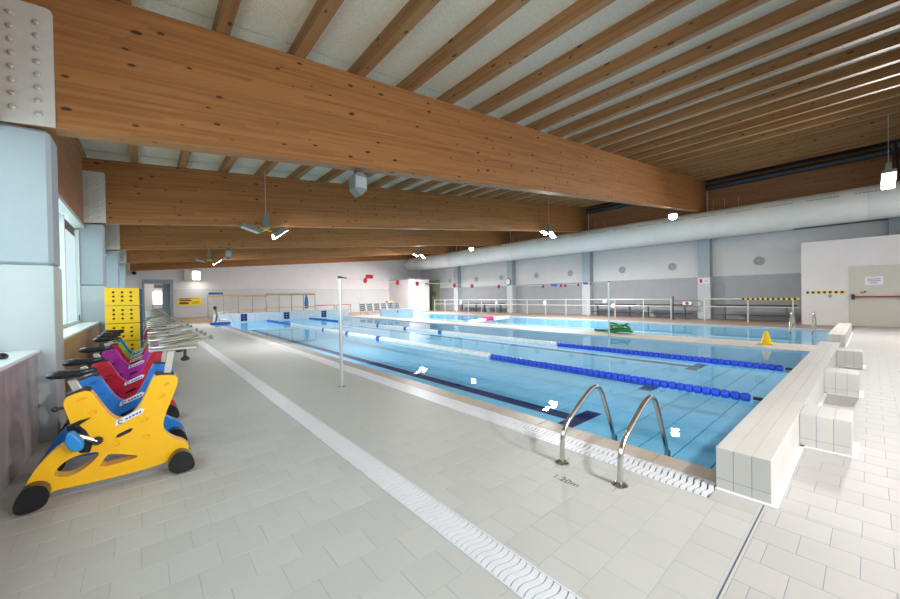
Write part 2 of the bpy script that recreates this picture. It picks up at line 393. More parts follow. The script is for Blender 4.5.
# ------------------------------------------------------------------ ceiling
ceil = MB()
def roofpt(x,dz): return ZT(x)+dz
ceil.add([(-1.6,-8.5,ZT(-1.6)+0.54),(24.6,-8.5,ZT(24.6)+0.44000000000000006),(24.6,YE+.4,ZT(24.6)+0.44000000000000006),(-1.6,YE+.4,ZT(-1.6)+0.54),(-1.6,-8.5,ZT(-1.6)+0.64),(24.6,-8.5,ZT(24.6)+0.54),(24.6,YE+.4,ZT(24.6)+0.54),(-1.6,YE+.4,ZT(-1.6)+0.64)],
         [(3,2,1,0),(4,5,6,7),(0,1,5,4),(1,2,6,5),(2,3,7,6),(3,0,4,7)])
ceil = ceil.build('ceiling','wool_board'); tag(ceil,'sloping timber ceiling of brown rafters and whitish boards','ceiling',kind='structure')
PUR = [-1.10+1.03*k for k in range(24)]
for b in range(len(BEAM_Y)-1):
    y0, y1 = BEAM_Y[b]+BT/2, BEAM_Y[b+1]+BT/2
    if y1 < -1: continue
    for k,x in enumerate(PUR):
        a, c = x-.145, x+.02
        hexa = [(3,2,1,0),(4,5,6,7),(0,1,5,4),(1,2,6,5),(2,3,7,6),(3,0,4,7)]
        zt = lambda px,py,d: (px,py,ZT(px)+DZ(px,py)+d)
        MB().add([zt(a,y0,0),zt(c,y0,0),zt(c,y1,0),zt(a,y1,0),zt(a,y0,.25),zt(c,y0,.25),zt(c,y1,.25),zt(a,y1,.25)],hexa).build('rafter','purlin_wood',ceil)
        if k < len(PUR)-1:
            a, c = x+.02, PUR[k+1]-.145; ya, yb = y0+.01, y1-.01
            MB().add([zt(a,ya,.235),zt(c,ya,.235),zt(c,yb,.235),zt(a,yb,.235),zt(a,ya,.3),zt(c,ya,.3),zt(c,yb,.3),zt(a,yb,.3)],hexa).build('ceiling_board','wool_board',ceil)

# ------------------------------------------------------------------ roof beams with bolted plates
beam_names = {-7.92:'roof beam spanning the hall behind the nearest bay',-1.07:'laminated timber roof beam just showing at the picture edge beside a floodlight',5.78:'huge nearest laminated timber roof beam crossing the picture above the bikes',
    12.6:'second laminated timber roof beam, behind the nearest one',19.5:'third laminated timber roof beam from the front',26.3:'fourth laminated timber roof beam from the front',33.0:'farthest laminated timber roof beam, against the end wall'}
bolt_me = MB().lathe([(.034,0),(.034,-.006),(.022,-.008),(.022,-.03),(.014,-.036)],8,axis='Y').mesh('bolt'); bolt_me.materials.append(MAT['bolt_steel'])
for i,y in enumerate(BEAM_Y):
    if y < -5: continue
    t = thing('roof_beam', beam_names[y], 'beam', (0,y,0), group='laminated timber roof beams')
    xr = 23.45
    da, db = DZ(-1.25,y), DZ(xr,y); dp = DZ(-1,y)
    MB().add([(-1.25,0,ZB(-1.25)+da),(xr,0,ZB(xr)+db),(xr,BT,ZB(xr)+db),(-1.25,BT,ZB(-1.25)+da),(-1.25,0,ZT(-1.25)+da),(xr,0,ZT(xr)+db),(xr,BT,ZT(xr)+db),(-1.25,BT,ZT(-1.25)+da)],
             [(3,2,1,0),(4,5,6,7),(0,1,5,4),(1,2,6,5),(2,3,7,6),(3,0,4,7)]).build('timber','glulam',t,bevel=.012,seg=1)
    zt = 4.67+dp
    poly = [(-1.16,3.36+dp),(-.70,3.405+dp),(-.70,zt-.05),(-.715,zt-.012),(-.75,zt),(-1.16,zt-.02)]
    pl = MB().prism(poly, XZ, -.022, -.0005).build('connector_plate','plate_white',t)
    for r in range(8):
        for c,x in enumerate((-1.0,-.82)):
            b = link('bolt',bolt_me,None,pl,(x,-.022,3.53+dp+r*.138-(.02 if c else 0)))
    if y > 0:
        MB().box(23.25,23.36,-.04,-.001,ZB(22.9)-.3,ZT(22.9)-.12).build('end_strip','plate_white',t)

# ------------------------------------------------------------------ columns of the window side
cn = {5.78:'nearest white column, clad at its foot, in front of the window band',12.6:'second white column, behind the tall yellow crates',19.5:'third white column of the window side',26.3:'fourth and farthest white column of the window side'}
for y in (-1.07,5.78,12.6,19.5,26.3):
    if y < 0: continue
    t = thing('window_column', cn[y], 'column', (-1,y,0), group='columns along the windows')
    MB().box(-.25,.255,0,.5,0,1.9).build('cladding','column_white',t,bevel=.006,seg=1)
    MB().box(-.24,.25,.02,.49,1.9,3.37+DZ(-1,y)).build('shaft','column_upper',t,bevel=.035,seg=1)
# ------------------------------------------------------------------ wall of the window side
wl = MB()
wl.box(-1.5,-.88,-8,6,0,.965)
wl = wl.build('wall_left','wainscot'); tag(wl,'streaky brown tiled parapet below the window band','wall',kind='structure')
MB().box(-1.5,-.88,6,YE,0,.965).build('tan_parapet','wainscot_tan',wl)
SEG = ((-7.6,-.6),(-.55,5.78),(6.28,12.6),(13.1,19.5),(20.0,26.3),(26.8,YE))
for y0,y1 in SEG: MB().box(-1.5,-.86,y0,y1,.965,1.0).build('window_sill','sill_white',wl,bevel=.006,seg=1)
for y0,y1 in SEG:
    MB().box(-1.5,-1.1,y0-.3,y1+.3,3.38,5.4).build('timber_lintel','fascia_wood',wl)
for k,(y0,y1) in enumerate(SEG[1:]):
    wn = thing('window_%d'%(k+1),['aluminium window beside the nearest column, at the picture edge','aluminium window with pale green view between the first two columns','aluminium window between the second and third columns','aluminium window between the third and fourth columns','last aluminium window before the end wall'][k],'window',(-1.22,(y0+y1)/2,1.0),kind='structure')
    h = (y1-y0)/2; n = 3; fr = MB()
    fr.box(-.05,.13,-h,h,2.30,2.38); fr.box(-.05,.03,-h,h,0,.07)
    for q in range(n+1):
        y = -h+2*h*q/n; fr.box(-.04,.03,max(-h,y-.04),min(h,y+.04),.07,2.26)
    fr.build('window_frame','alu_frame',wn)
    for q in range(n):
        MB().box(-.015,-.008,-h+2*h*q/n+.04,-h+2*h*(q+1)/n-.04,.07,2.26).build('pane','glass',wn)
    if k < 2:
        MB().box(.04,.06,h-.5,h-.48,.06,.2).build('window_handle','dark_grey',wn)
t = tag(MB().lathe([(.02,0),(.045,.006),(.05,.03),(.03,.05),(.012,.055)],10,(-.99,5.05,1.0)).build('black_cap','black_rubber'),'small black cap lying on the white sill by the nearest column','cap')
# greenery outside the windows
og = MB().box(-40,-1.5,-20,45,-.4,-.3).build('outdoor_ground','outdoor_ground'); tag(og,'pale ground outside the windows','ground',kind='structure')
for k,(x,y) in enumerate(((-6,9.5),(-7,16),(-6.5,24))):
    tt = thing('garden_tree',['blurred pale green tree outside the second window','blurred green tree outside the third window','blurred green tree outside the far windows'][k],'tree',(x,y,-.3),group='trees outside the windows')
    MB().tube([(0,0,0),(.05,0,1.2),(0,.1,2.4)],[.14,.11,.08],8).build('trunk','rack_wood',tt,True)
    cr = MB()
    for q in range(9): cr.ball((random.uniform(-.8,.8),random.uniform(-1,1),random.uniform(2,3.6)),random.uniform(.5,.8),n=8,m=5)
    cr.build('crown','tree_green',tt,True)

# ------------------------------------------------------------------ end wall with doorway
DX0,DX1,DOOR_H = .02,1.5,2.72
m = MB().box(-1.5,DX0,YE,YE+.3,0,5.6).box(DX0,DX1,YE,YE+.3,DOOR_H,5.8)
m.add([(DX1,YE,0),(24.5,YE,0),(24.5,YE+.3,0),(DX1,YE+.3,0),(DX1,YE,ZT(DX1)+.4),(24.5,YE,ZT(24.5)+.4),(24.5,YE+.3,ZT(24.5)+.4),(DX1,YE+.3,ZT(DX1)+.4)],[(3,2,1,0),(4,5,6,7),(0,1,5,4),(1,2,6,5),(2,3,7,6),(3,0,4,7)])
we = m.build('wall_end','wall_white'); tag(we,'white end wall behind the benches and doorway','wall',kind='structure')
MB().box(3.0,24,YE-.02,YE,0,2.35).box(1.75,3.0,YE-.02,YE,0,2.35).build('dado_panel','wall_grey',we)
d = thing('door_1','blue-grey framed doorway with a bright room beyond','door',((DX0+DX1)/2,YE,0),kind='structure')
W = (DX1-DX0)/2
MB().box(-W-.12,-W,-.06,.3,0,DOOR_H+.3).box(W,W+.14,-.06,.3,0,DOOR_H+.3).box(-W,W,-.06,.3,DOOR_H,DOOR_H+.3).build('door_frame','frame_blue',d)
MB().box(W-.46,W-.02,.3,.36,0,DOOR_H).build('door_leaf','frame_blue',d)
MB().box(-.22,.32,.02,.1,DOOR_H-.32,DOOR_H-.04).build('exit_box','door_green',d)
MB().box(-.26,.3,2.3,2.34,0,.9).box(-.3,-.26,2.28,2.34,0,2.3).box(.3,.34,2.28,2.34,0,2.3).box(-.3,.34,2.28,2.34,1.1,1.16).build('inner_door','frame_blue',d)
MB().box(-1.2,1.4,.3,2.6,-.06,0).box(-1.25,-1.2,.3,2.6,0,3).box(1.4,1.45,.3,2.6,0,3).box(-1.2,1.4,.3,2.6,3,3.05).box(-1.2,1.4,2.6,2.65,0,3.05).build('lobby_wall','wall_white',d)
MB().box(-.5,.6,1.0,1.5,2.96,2.99).build('lobby_lamp','panel_glow',d)
MB().box(-.26,.3,2.55,2.58,1.2,2.2).build('lobby_window','window_glow',d)
# ------------------------------------------------------------------ duct wall
XW = 24.05
wr = MB().box(XW,XW+.4,-8,YE,2.32,4.42).build('wall_right','wall_grey'); tag(wr,'pale grey wall with round air nozzles below the big duct','wall',kind='structure')
MB().box(XW-.02,XW+.4,-8,YE,0,2.32).build('dado_panel','dado_grey',wr)
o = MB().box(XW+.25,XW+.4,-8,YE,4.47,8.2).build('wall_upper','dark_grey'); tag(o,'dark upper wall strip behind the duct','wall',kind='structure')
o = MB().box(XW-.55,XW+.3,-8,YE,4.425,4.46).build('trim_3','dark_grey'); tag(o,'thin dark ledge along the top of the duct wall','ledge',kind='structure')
tm = MB().box(23.3,23.6,-8,YE,5.15,7.36).build('trim_1','fascia_wood'); tag(tm,'brown timber fascia running above the duct','fascia',kind='structure')
for b in range(1,len(BEAM_Y)-1):
    y0,y1 = BEAM_Y[b]+BT+.02, BEAM_Y[b+1]-.02
    if b == 1: y0 = -.55
    t = tag(MB().tube([(23.12,y0,7.06),(23.12,y1,7.06)],.15,12).build('ceiling_pipe','pipe_dark',smooth=True),
        ['dark pipe under the rafters next to the edge floodlight','dark pipe behind the nearest beam, above the duct','dark pipe above the duct in the third bay','dark pipe above the duct in the fourth bay','dark pipe above the duct in the last bay'][b-1],'pipe','pipes above the duct')
t = thing('downpipe','grey vertical pipe with bracket at the picture edge','pipe',(23.0,-.62,0))
MB().tube([(0,0,5.6),(0,0,7.3)],.07,10).build('tube','pipe_dark',t,True); MB().box(-.1,.1,.05,.1,7.1,7.3).box(-.1,.1,-.1,-.05,7.1,7.3).build('bracket','lamp_grey',t)
cl = ['','column just behind the white service box, near the picture edge','column under the nearest beam, a notice on it, behind the gate','second duct wall column from the front, past the flag pole','third duct wall column from the front, with a clock on it','fourth and farthest duct wall column beside the green door']
for i,y in enumerate((-.75,6.0,12.95,19.85,26.75)):
    t = thing('wall_column','grey '+cl[i+1],'column',(23.85,y,0),group='columns of the duct wall')
    MB().box(-.3,.25,-.26,.30,2.3,4.6).build('shaft','column_grey',t,bevel=.01,seg=1)
    MB().box(-.32,.25,-.28,.32,0,2.3).build('cladding','column_pale',t,bevel=.01,seg=1)
# nozzles
nm1 = MB()
prof = [(.21,0),(.225,-.02),(.21,-.05),(.165,-.04),(.15,-.02)]
nm1.lathe(prof,20,axis='X'); nm1 = nm1.mesh('nozzle_ring',True); nm1.materials.append(MAT['nozzle_grey'])
nm2 = MB().lathe([(.0,-.035),(.06,-.05),(.09,-.04),(.11,-.02)],16,axis='X').mesh('nozzle_cone',True); nm2.materials.append(MAT['dado_grey'])
nl = ['first round grey air nozzle, next to the white service box','second round air nozzle, above the gate','third round air nozzle, beyond the flag pole','fourth round air nozzle from the front','fifth round air nozzle from the front','sixth round air nozzle from the front','seventh round air nozzle from the front','eighth round air nozzle, above the green door side']
for i,y in enumerate((3.75,7.73,10.68,14.47,17.5,21.22,24.35,28.2)):
    t = thing('air_nozzle',nl[i],'vent',(XW,y,3.02),group='round air nozzles on the wall')
    link('nozzle_ring',nm1,None,t); link('nozzle_cone',nm2,None,t)
t = thing('wall_clock','small round clock on the third duct wall column','clock',(23.53,20.0,2.6))
MB().lathe([(.28,0),(.28,-.05),(.24,-.055)],18,axis='X').build('clock_rim','dark_grey',t,True); MB().lathe([(.235,-.056),(.235,-.058)],18,axis='X').build('clock_face','paper',t)
MB().box(-.062,-.058,-.01,.01,0,.17).box(-.062,-.058,-.12,0,-.01,.01).build('clock_hands','black_tape',t)
t = thing('notice_paper','small printed notice on the column under the nearest beam','notice',(23.52,6.02,2.1))
MB().box(-.006,0,-.26,.26,-.14,.14).build('sheet','paper',t); MB().box(-.008,-.006,.06,.2,-.1,.1).build('emblem','sign_red',t); MB().box(-.008,-.006,-.2,-.02,.02,.05).box(-.008,-.006,-.2,-.02,-.05,-.02).build('print','print_grey',t)

# ------------------------------------------------------------------ big duct
t = thing('air_duct','huge round grey air duct running along the far side wall','duct',(22.45,13,4.98))
R = .69
cuts = [-21,-14,-12.9,-10.3,-7.7,-5.1,-2.5,0.1,2.7,5.3,7.9,10.5,13.1,15.7,18.3,20.2]
for a,b in zip(cuts,cuts[1:]): MB().lathe([(R-.01,a+.004),(R,a+.02),(R,b-.02),(R-.01,b-.004)],40,axis='Y').build('duct_section','duct_grey',t,True)
for a in cuts[1:-1]: MB().lathe([(R+.006,a-.012),(R+.006,a+.012)],40,axis='Y').build('joint_band','duct_grey',t,True)
hm = MB().tube([(0,0,R-.05),(0,0,R+.55)],.008,6).mesh('hanger_rod'); hm.materials.append(MAT['bolt_steel'])
for yb in BEAM_Y[1:]:
    for q in (.5,.95,1.5): link('hanger_rod',hm,None,t,(-.2+.2*q,yb-13-q,0))
hm = MB().box(-.012,.0,-.035,.035,-.012,.012).mesh('air_slot'); hm.materials.append(MAT['gutter_dark'])
ang = math.radians(150)
for k in range(120):
    o = link('air_slot',hm,None,t,(R*math.cos(ang)-.002,-13.5+k*.1+(k//10)*.4,R*math.sin(ang))); o.rotation_euler = (0,-math.radians(-30),0)
sp = tag(MB().box(22.6,23.5,2.4,YE,4.36,4.42).build('soffit_board','duct_grey'),'grey soffit board closing the gap between duct and wall','board',kind='structure')
for k in range(3):
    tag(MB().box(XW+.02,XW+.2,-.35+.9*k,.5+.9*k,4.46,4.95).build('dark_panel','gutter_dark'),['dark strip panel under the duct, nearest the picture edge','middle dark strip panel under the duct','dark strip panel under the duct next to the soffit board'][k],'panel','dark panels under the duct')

# ------------------------------------------------------------------ service box with emergency door
sb = MB().box(21.85,XW,-6,2.0,0,3.55).build('wall_service_box','wall_white'); tag(sb,'white service room in the corner with the emergency door','wall',kind='structure')
d = thing('door_2','cream emergency door with a red push bar and a notice','door',(21.85,-.12,0),kind='structure')
MB().box(-.045,0,-.74,.74,.02,2.42).build('door_leaf','door_cream',d,bevel=.006,seg=1)
MB().box(-.05,0,-.80,-.74,0,2.48).box(-.05,0,.74,.80,0,2.48).box(-.05,0,-.74,.74,2.42,2.48).build('door_frame','wall_white',d)
pb = MB().tube([(-.11,-.62,1.19),(-.11,.6,1.19)],.028,8).build('push_bar','red_bar',d,True)
for y in (-.62,.62): MB().box(-.14,-.045,y-.045,y+.045,1.08,1.30).build('bar_end','black_tape',pb,bevel=.015)
pp = MB().box(-.05,-.046,-.16,.30,1.66,1.98).build('notice','paper',d)
MB().box(-.052,-.05,-.1,.24,1.87,1.9).box(-.052,-.05,-.1,.24,1.8,1.83).box(-.052,-.05,-.02,.18,1.72,1.75).build('print','print_grey',pp)
MB().box(-.052,-.046,.30,.43,1.34,1.39).box(-.052,-.046,.26,.34,1.37,1.42).build('arrow_sticker','hose_green',d)
t = thing('striped_tape','yellow and black striped tape across the white service box','tape',(21.85,1.3,1.385))
for k in range(15): MB().box(-.008,0,.55-.084*(k+1),.55-.084*k,-.05,.05).build('stripe','sign_yellow' if k%2 else 'black_tape',t)
t = thing('wall_hook','small blue-grey hook on the white service box','hook',(21.85,1.14,1.23))
MB().tube([(0,0,.06),(-.05,0,.02),(-.08,.0,-.04),(-.05,0,-.08),(-.02,0,-.06)],.018,8).build('hook','frame_blue',t,True); MB().lathe([(.06,0),(.06,-.012)],12,axis='X').build('back_plate','frame_blue',t)

# ------------------------------------------------------------------ corner room, green door, lift of the far corner
cb = MB().box(19.9,22.4,29.6,YE,0,3.2).build('wall_corner_room','wall_white'); tag(cb,'white cubicle in the far corner next to the green door','wall',kind='structure')
MB().box(19.86,22.44,29.56,YE,3.2,3.26).build('cornice','frame_blue',cb)
MB().box(21.9,22.5,29.3,29.6,2.75,2.85).build('cubicle_lamp','black_tape',cb)
d = thing('door_3','olive green door in the duct wall near the far corner','door',(XW-.02,30.85,0),kind='structure')
MB().box(-.06,0,-1.0,1.0,0,3.2).build('door_leaf','door_green',d); MB().box(-.075,-.06,-.35,.35,1.45,1.95).build('door_grille','gutter_dark',d); MB().box(-.11,-.06,.72,.8,.9,1.2).build('door_handle','black_tape',d)
# ------------------------------------------------------------------ pools
def basin(name, label, x0,x1,y0,y1):
    b = MB(); e = .12; top = -.0
    b.box(x0-e,x1+e,y0-e,y1+e,BZ-.1,BZ-.012); b = b.build(name,'pool_grout'); tag(b,label,'pool',kind='structure')
    MB().box(x0-e,x0,y0-e,y1+e,BZ-.012,-.012).box(x1,x1+e,y0-e,y1+e,BZ-.012,-.012).box(x0,x1,y0-e,y0,BZ-.012,-.012).box(x0,x1,y1,y1+e,BZ-.012,-.012).build('pool_wall','pool_wall',b)
    return b
p1 = basin('pool_basin','light blue tiled basin of the lap pool',PX0,PX1,PY0,PY1)
p2 = basin('pool_basin','light blue tiled basin of the second pool beyond the walkway',QX0,QX1,PY0,PY1)
dx, dy = .1232, .385
m = MB(); ny = 24
for i in range(int((PX1-PX0)/dx)):
    for j in range(ny):
        x = PX0+i*dx; y = PY0+j*dy
        m.slab(x+.0022,x+dx-.0022,y+.008,y+dy-.008,BZ-.012,BZ,.003)
o = m.build('pool_floor_tile_field','pool_tile',p1); o['kind'] = 'stuff'
MB().box(PX0,PX1,PY0+ny*dy,PY1,BZ-.012,BZ).build('pool_floor_finish','pool_tile',p1)
MB().box(QX0,QX1,PY0,PY1,BZ-.012,BZ).build('pool_floor_finish','pool_tile_grey',p2)
for cx in (5.12,8.12,10.9):
    ll = MB().box(cx-.135,cx+.135,3.1,25.3,BZ,BZ+.004).box(cx-.5,cx+.5,2.85,3.1,BZ,BZ+.004).box(cx-.5,cx+.5,25.3,25.55,BZ,BZ+.004).build('lane_line','lane_navy',p1)
for cx in (15.5,17.3): MB().box(cx-.1,cx+.1,3,25,BZ,BZ+.004).build('lane_line','lane_navy',p2)
for nm,x0,x1,lb in (('pool_water',PX0,PX1,'clear blue water of the lap pool with lane ropes'),('pool_water',QX0,QX1,'still water of the second pool beyond the walkway')):
    o = MB().add([(x0,PY0,WZ),(x1,PY0,WZ),(x1,PY1,WZ),(x0,PY1,WZ)],[(0,1,2,3)]).build(nm,'pool_water'); tag(o,lb,'water',kind='stuff')
# kerb of beige tiles
k = MB().box(3.38,PX0,.78,PY1+.3,-.2,-.012).build('trim_2','gutter_dark'); tag(k,'beige tiled kerb at the edge of the lap pool','kerb',kind='structure')
ct = MB().slab(-.119,.119,-.1205,.1205,-.012,.004,.004).mesh('kerb_tile'); ct.materials.append(MAT['curb_tile'])
for j in range(108): link('kerb_tile',ct,None,k,(3.5,.905+j*.2455,0))
# ------------------------------------------------------------------ slatted drains
def slat_mesh(name, width, amp, waves, th, n):
    m = MB(); top = []; 
    for i in range(n+1):
        x = -width/2+width*i/n; y = amp*math.sin(2*PI*waves*i/n); top.append((x,y))
    vs = []; fs = []
    for x,y in top: vs += [(x,y-th/2,-.012),(x,y+th/2,-.012),(x,y-th/2,.002),(x,y+th/2,.002)]
    for i in range(n):
        a, b = 4*i, 4*i+4; fs += [(a+2,b+2,b+3,a+3),(a,b,b+2,a+2),(a+1,a+3,b+3,b+1)]
    fs += [(0,2,3,1),(4*n,4*n+1,4*n+3,4*n+2)]
    return vs, fs
def drain(name,label,xc,width,y0,y1,pitch,th,amp,waves,void,nobj):
    d = thing(name,label,'drain',(xc,y0,0),kind='structure')
    MB().box(-width/2,width/2,0,y1-y0,-.05,-.0105).build('channel',void,d)
    MB().box(-width/2-.008,-width/2,0,y1-y0,-.012,.0035).box(width/2,width/2+.008,0,y1-y0,-.012,.0035).build('edge_rail','white_plastic',d)
    vs,fs = slat_mesh('s',width-.004,amp,waves,th,8); me = MB().add(vs,fs).mesh('slat'); me.materials.append(MAT['white_plastic'])
    n = int((y1-y0)/pitch); rest = MB()
    for j in range(n):
        y = (j+.5)*pitch
        if j < nobj: link('slat',me,None,d,(0,y,0))
        else: rest.add([(a,b+y,c) for a,b,c in vs],fs)
    o = rest.build('slat_field','white_plastic',d); o['kind'] = 'stuff'
    return d
drain('floor_drain','long white slatted drain along the bike side of the deck',1.5,.20,.35,28,.043,.035,.012,1,'drain_void',180)
drain('overflow_gutter','white wavy slatted overflow gutter beside the pool kerb',3.23,.28,.78,27.2,.046,.033,.009,1.5,'gutter_dark',180)
# ------------------------------------------------------------------ low tiled walls and starting blocks
def tiled(name,label,cat,x0,x1,y0,y1,z1,end=True,group=None,kind=None,skirt=True,long=.25):
    t = thing(name,label,cat,((x0+x1)/2,(y0+y1)/2,0),group=group,kind=kind); X = (x1-x0)/2; Y = (y1-y0)/2
    MB().box(-X+.002,X-.002,-Y+.002,Y-.002,-.012,z1-.002).build('core','grout_lilac',t)
    zs = (.0,.075,z1)
    def piece(a0,a1,b0,b1,c0,c1): MB().box(a0,a1,b0,b1,c0,c1).build('wall_tile','block_tile',t,bevel=.0012,seg=1)
    g = .002; nY = max(1,round(2*Y/.107)); nX = max(1,round(2*X/long))
    for i in range(nY):                 # end face towards the camera
        y = -Y+2*Y*i/nY; y2 = -Y+2*Y*(i+1)/nY
        for c0,c1 in zip(zs,zs[1:]): piece(-X,-X+.01,y+g,y2-g,c0+g,min(c1,z1-.004)-g)
    for i in range(nX):                 # long faces and the top
        x = -X+2*X*i/nX; x2 = -X+2*X*(i+1)/nX
        for c0,c1 in zip(zs,zs[1:]): piece(x+g,x2-g,-Y,-Y+.01,c0+g,min(c1,z1-.004)-g)
        n = max(1,round(2*Y/.107))
        for q in range(n): piece(x+.0007,x2-.0007,-Y+2*Y*q/n+.001,-Y+2*Y*(q+1)/n-.001,z1-.012,z1)
    if skirt:
        s = .035; MB().box(-X-s,-X,-Y-s,Y,-.002,.005).box(-X,X,-Y-s,-Y,-.002,.005).build('sealant','white_plastic',t)
    return t
tiled('low_wall','long low white tiled wall closing the near end of the lap pool','wall',3.31,11.85,.46,.78,.31,kind='structure',long=.5)
tiled('low_wall','low tiled wall at the near end of the second pool','wall',13.9,18.9,.46,.78,.31,kind='structure',long=.5)
for i,x in enumerate((4.8,7.52,10.32)):
    tiled('starting_block',['nearest tiled starting block against the low wall','middle tiled starting block against the low wall','farthest tiled starting block against the low wall'][i],'block',x,x+.46,.12,.459,.31,group='starting blocks')
# ------------------------------------------------------------------ far end of the pools
t = thing('far_low_wall','low white tiled wall with dark lane squares at the far pool end','wall',(7.8,27.4,0),kind='structure')
MB().box(-4.5,4.6,-.18,.18,-.1,.56).build('core','grout_light',t)
for i in range(30):
    for j in range(4): MB().box(-4.5+i*.3033+.006,-4.5+(i+1)*.3033-.006,-.19,-.178,.0+j*.14+.004,(j+1)*.14-.004).build('wall_tile','pool_white_tile',t)
for cx in (5.05,7.75,10.45):
    for q in (0,1):
        for r in range(3): MB().box(cx-7.8-.2+q*.2+.008,cx-7.8+q*.2-.008,-.2,-.186,.04+r*.165,.04+(r+1)*.165-.015).build('lane_square','lane_navy',t)
t = thing('far_low_wall','low tiled wall at the far end of the second pool','wall',(16,25.3,0),kind='structure')
MB().box(-1.7,1.3,-.15,.15,-.5,.5).build('core','pool_white_tile',t); MB().box(-.3,-.2,-.156,-.148,.2,.35).build('lane_square','lane_navy',t)
# ------------------------------------------------------------------ lane ropes
def rope(label, x, zr):
    t = thing('lane_rope',label,'lane rope',(x,PY0,WZ),group='lane ropes')
    MB().tube([(0,.0,.03),(0,26.4,.03)],.008,6).build('cable','rope_white',t)
    MB().tube([(0,.02,.03),(0,.3,.03)],.022,8).build('tension_hook','black_tape',t,True)
    def floats(name,mat,y0,y1,p,r):
        m = MB(); n = int((y1-y0)/p)
        for k in range(n):
            y = y0+k*p; m.lathe([(r*.45,0),(r*.9,p*.1),(r,p*.3),(r,p*.68),(r*.9,p*.88),(r*.45,p*.97)],10,(0,y,.03),'Y')
        o = m.build(name,mat,t,True); o['kind'] = 'stuff'
    floats('blue_floats','float_blue',.33,5.35,.115,.062)
    floats('white_floats','float_white',5.35,21.0,.105,.08)
    floats('far_blue_floats','float_blue_light',21.0,26.3,.105,.07)
    for y in (10.7,13.3,15.9): MB().lathe([(.02,0),(.09,.02),(.09,.2),(.02,.22)],10,(0,y,.03),'Y').build('blue_marker','float_blue_light',t,True)
rope('nearer lane rope with white floats and a blue end section',6.45,0)
rope('lane rope nearer the walkway, white with a blue end section',9.33,0)
t = thing('float_line','short white floating line with a crimson float in the second pool','float line',(14.3,15.2,WZ))
MB().tube([(0,0,.02),(1.2,.35,.03),(2.2,.6,.03),(3.5,.8,.03),(4.9,1.1,.02)],.075,8).build('white_tube','float_white',t,True)
MB().lathe([(.05,-.5),(.13,-.45),(.13,.45),(.05,.5)],10,(2.25,.6,.05),'X').build('crimson_float','float_magenta',t,True)
# ------------------------------------------------------------------ pool ladder (two separate rails)
def rail(label,y,x=2.8,sc=1,grp='handrails of the lap pool ladder',flip=1):
    t = thing('pool_handrail',label,'handrail',(x,y,0),group=grp)
    P = [(0,.0),(.01,.22),(.03,.275),(.075,.335),(.30,.475),(.45,.553),(.52,.575),(.58,.572),(.64,.545),(.68,.49),(.82,.2),(.92,-.05),(.93,-.12),(.93,-.42)]
    P2 = []
    for i in range(len(P)-1):
        for k in range(3): P2.append((P[i][0]+(P[i+1][0]-P[i][0])*k/3, P[i][1]+(P[i+1][1]-P[i][1])*k/3))
    P2.append(P[-1])
    for _ in range(2): P2 = [P2[0]]+[((a[0]+2*b[0]+c[0])/4,(a[1]+2*b[1]+c[1])/4) for a,b,c in zip(P2,P2[1:],P2[2:])]+[P2[-1]]
    MB().tube([(a*1.08*sc*flip,0,b*sc) for a,b in P2],.021*sc,12).build('tube','steel',t,True)
    MB().lathe([(.062,.0),(.06,.008),(.04,.02),(.025,.024)],16).build('base_collar','steel',t,True)
    MB().box(1.0*sc*flip-.02,1.0*sc*flip+.02,-.02,.02,-.1*sc,-.02*sc).build('wall_anchor','black_tape',t)
    return t
rail('polished steel ladder rail farther from the low wall, by the depth mark',1.79)
rail('polished steel ladder rail next to the low tiled wall',1.28)
rail('small steel handrail of the second pool, beside the railing',1.96,19.25,1.2,'handrails of the second pool',-1)
rail('small steel handrail of the second pool, before the service box',1.38,19.25,1.2,'handrails of the second pool',-1)
tx = text_mesh('depth_mark','1.20m',.095,'text_dark'); tx.location = (2.52,1.6,.0015); tx.rotation_euler = (0,0,-PI/2); tag(tx,'grey depth mark 1.20m painted on the deck by the ladder','marking')
for i,y in enumerate((1.79,1.28)):
    tag(MB().box(2.66,2.93,y-.0016,y+.0016,.0003,.0012).build('cut_joint','text_dark'),['dark cut joint at the foot of the ladder rail by the depth mark','dark cut joint at the foot of the ladder rail next to the low wall'][i],'joint','cut joints at the ladder',kind='structure')
# ------------------------------------------------------------------ flag poles and flag line
def pole(label,x,y,h):
    t = thing('flag_pole',label,'pole',(x,y,0),group='flag poles')
    MB().tube([(0,0,0),(0,0,h-.04)],.028,12).build('tube','pole_metal',t,True)
    MB().lathe([(.06,0),(.06,.008),(.034,.012),(.034,.03)],14).build('foot_plate','steel',t,True)
    MB().lathe([(.032,h-.04),(.032,h-.005),(.02,h)],12).tube([(0,0,h-.02),(.12,0,h-.03)],.012,6).build('cap','dark_grey',t,True)
pole('tall slim metal flag pole standing on the near deck',2.50,5.78,1.86)
pole('slim flag pole on the walkway between the pools',12.42,6.0,1.93)
P0, P1 = Vector((2.62,5.78,1.83)), Vector((12.38,6.0,1.91))
line = []
for k in range(25):
    s = k/24; p = P0.lerp(P1,s); p.z -= .56*s*(1-s); line.append(p)
t = thing('flag_line','sagging white line with rolled red flags strung over the pool','flag line',(0,0,0))
MB().tube(line,.006,5).build('cord','rope_white',t)
def at_line(s):
    p = P0.lerp(P1,s); p.z -= .56*s*(1-s); return p
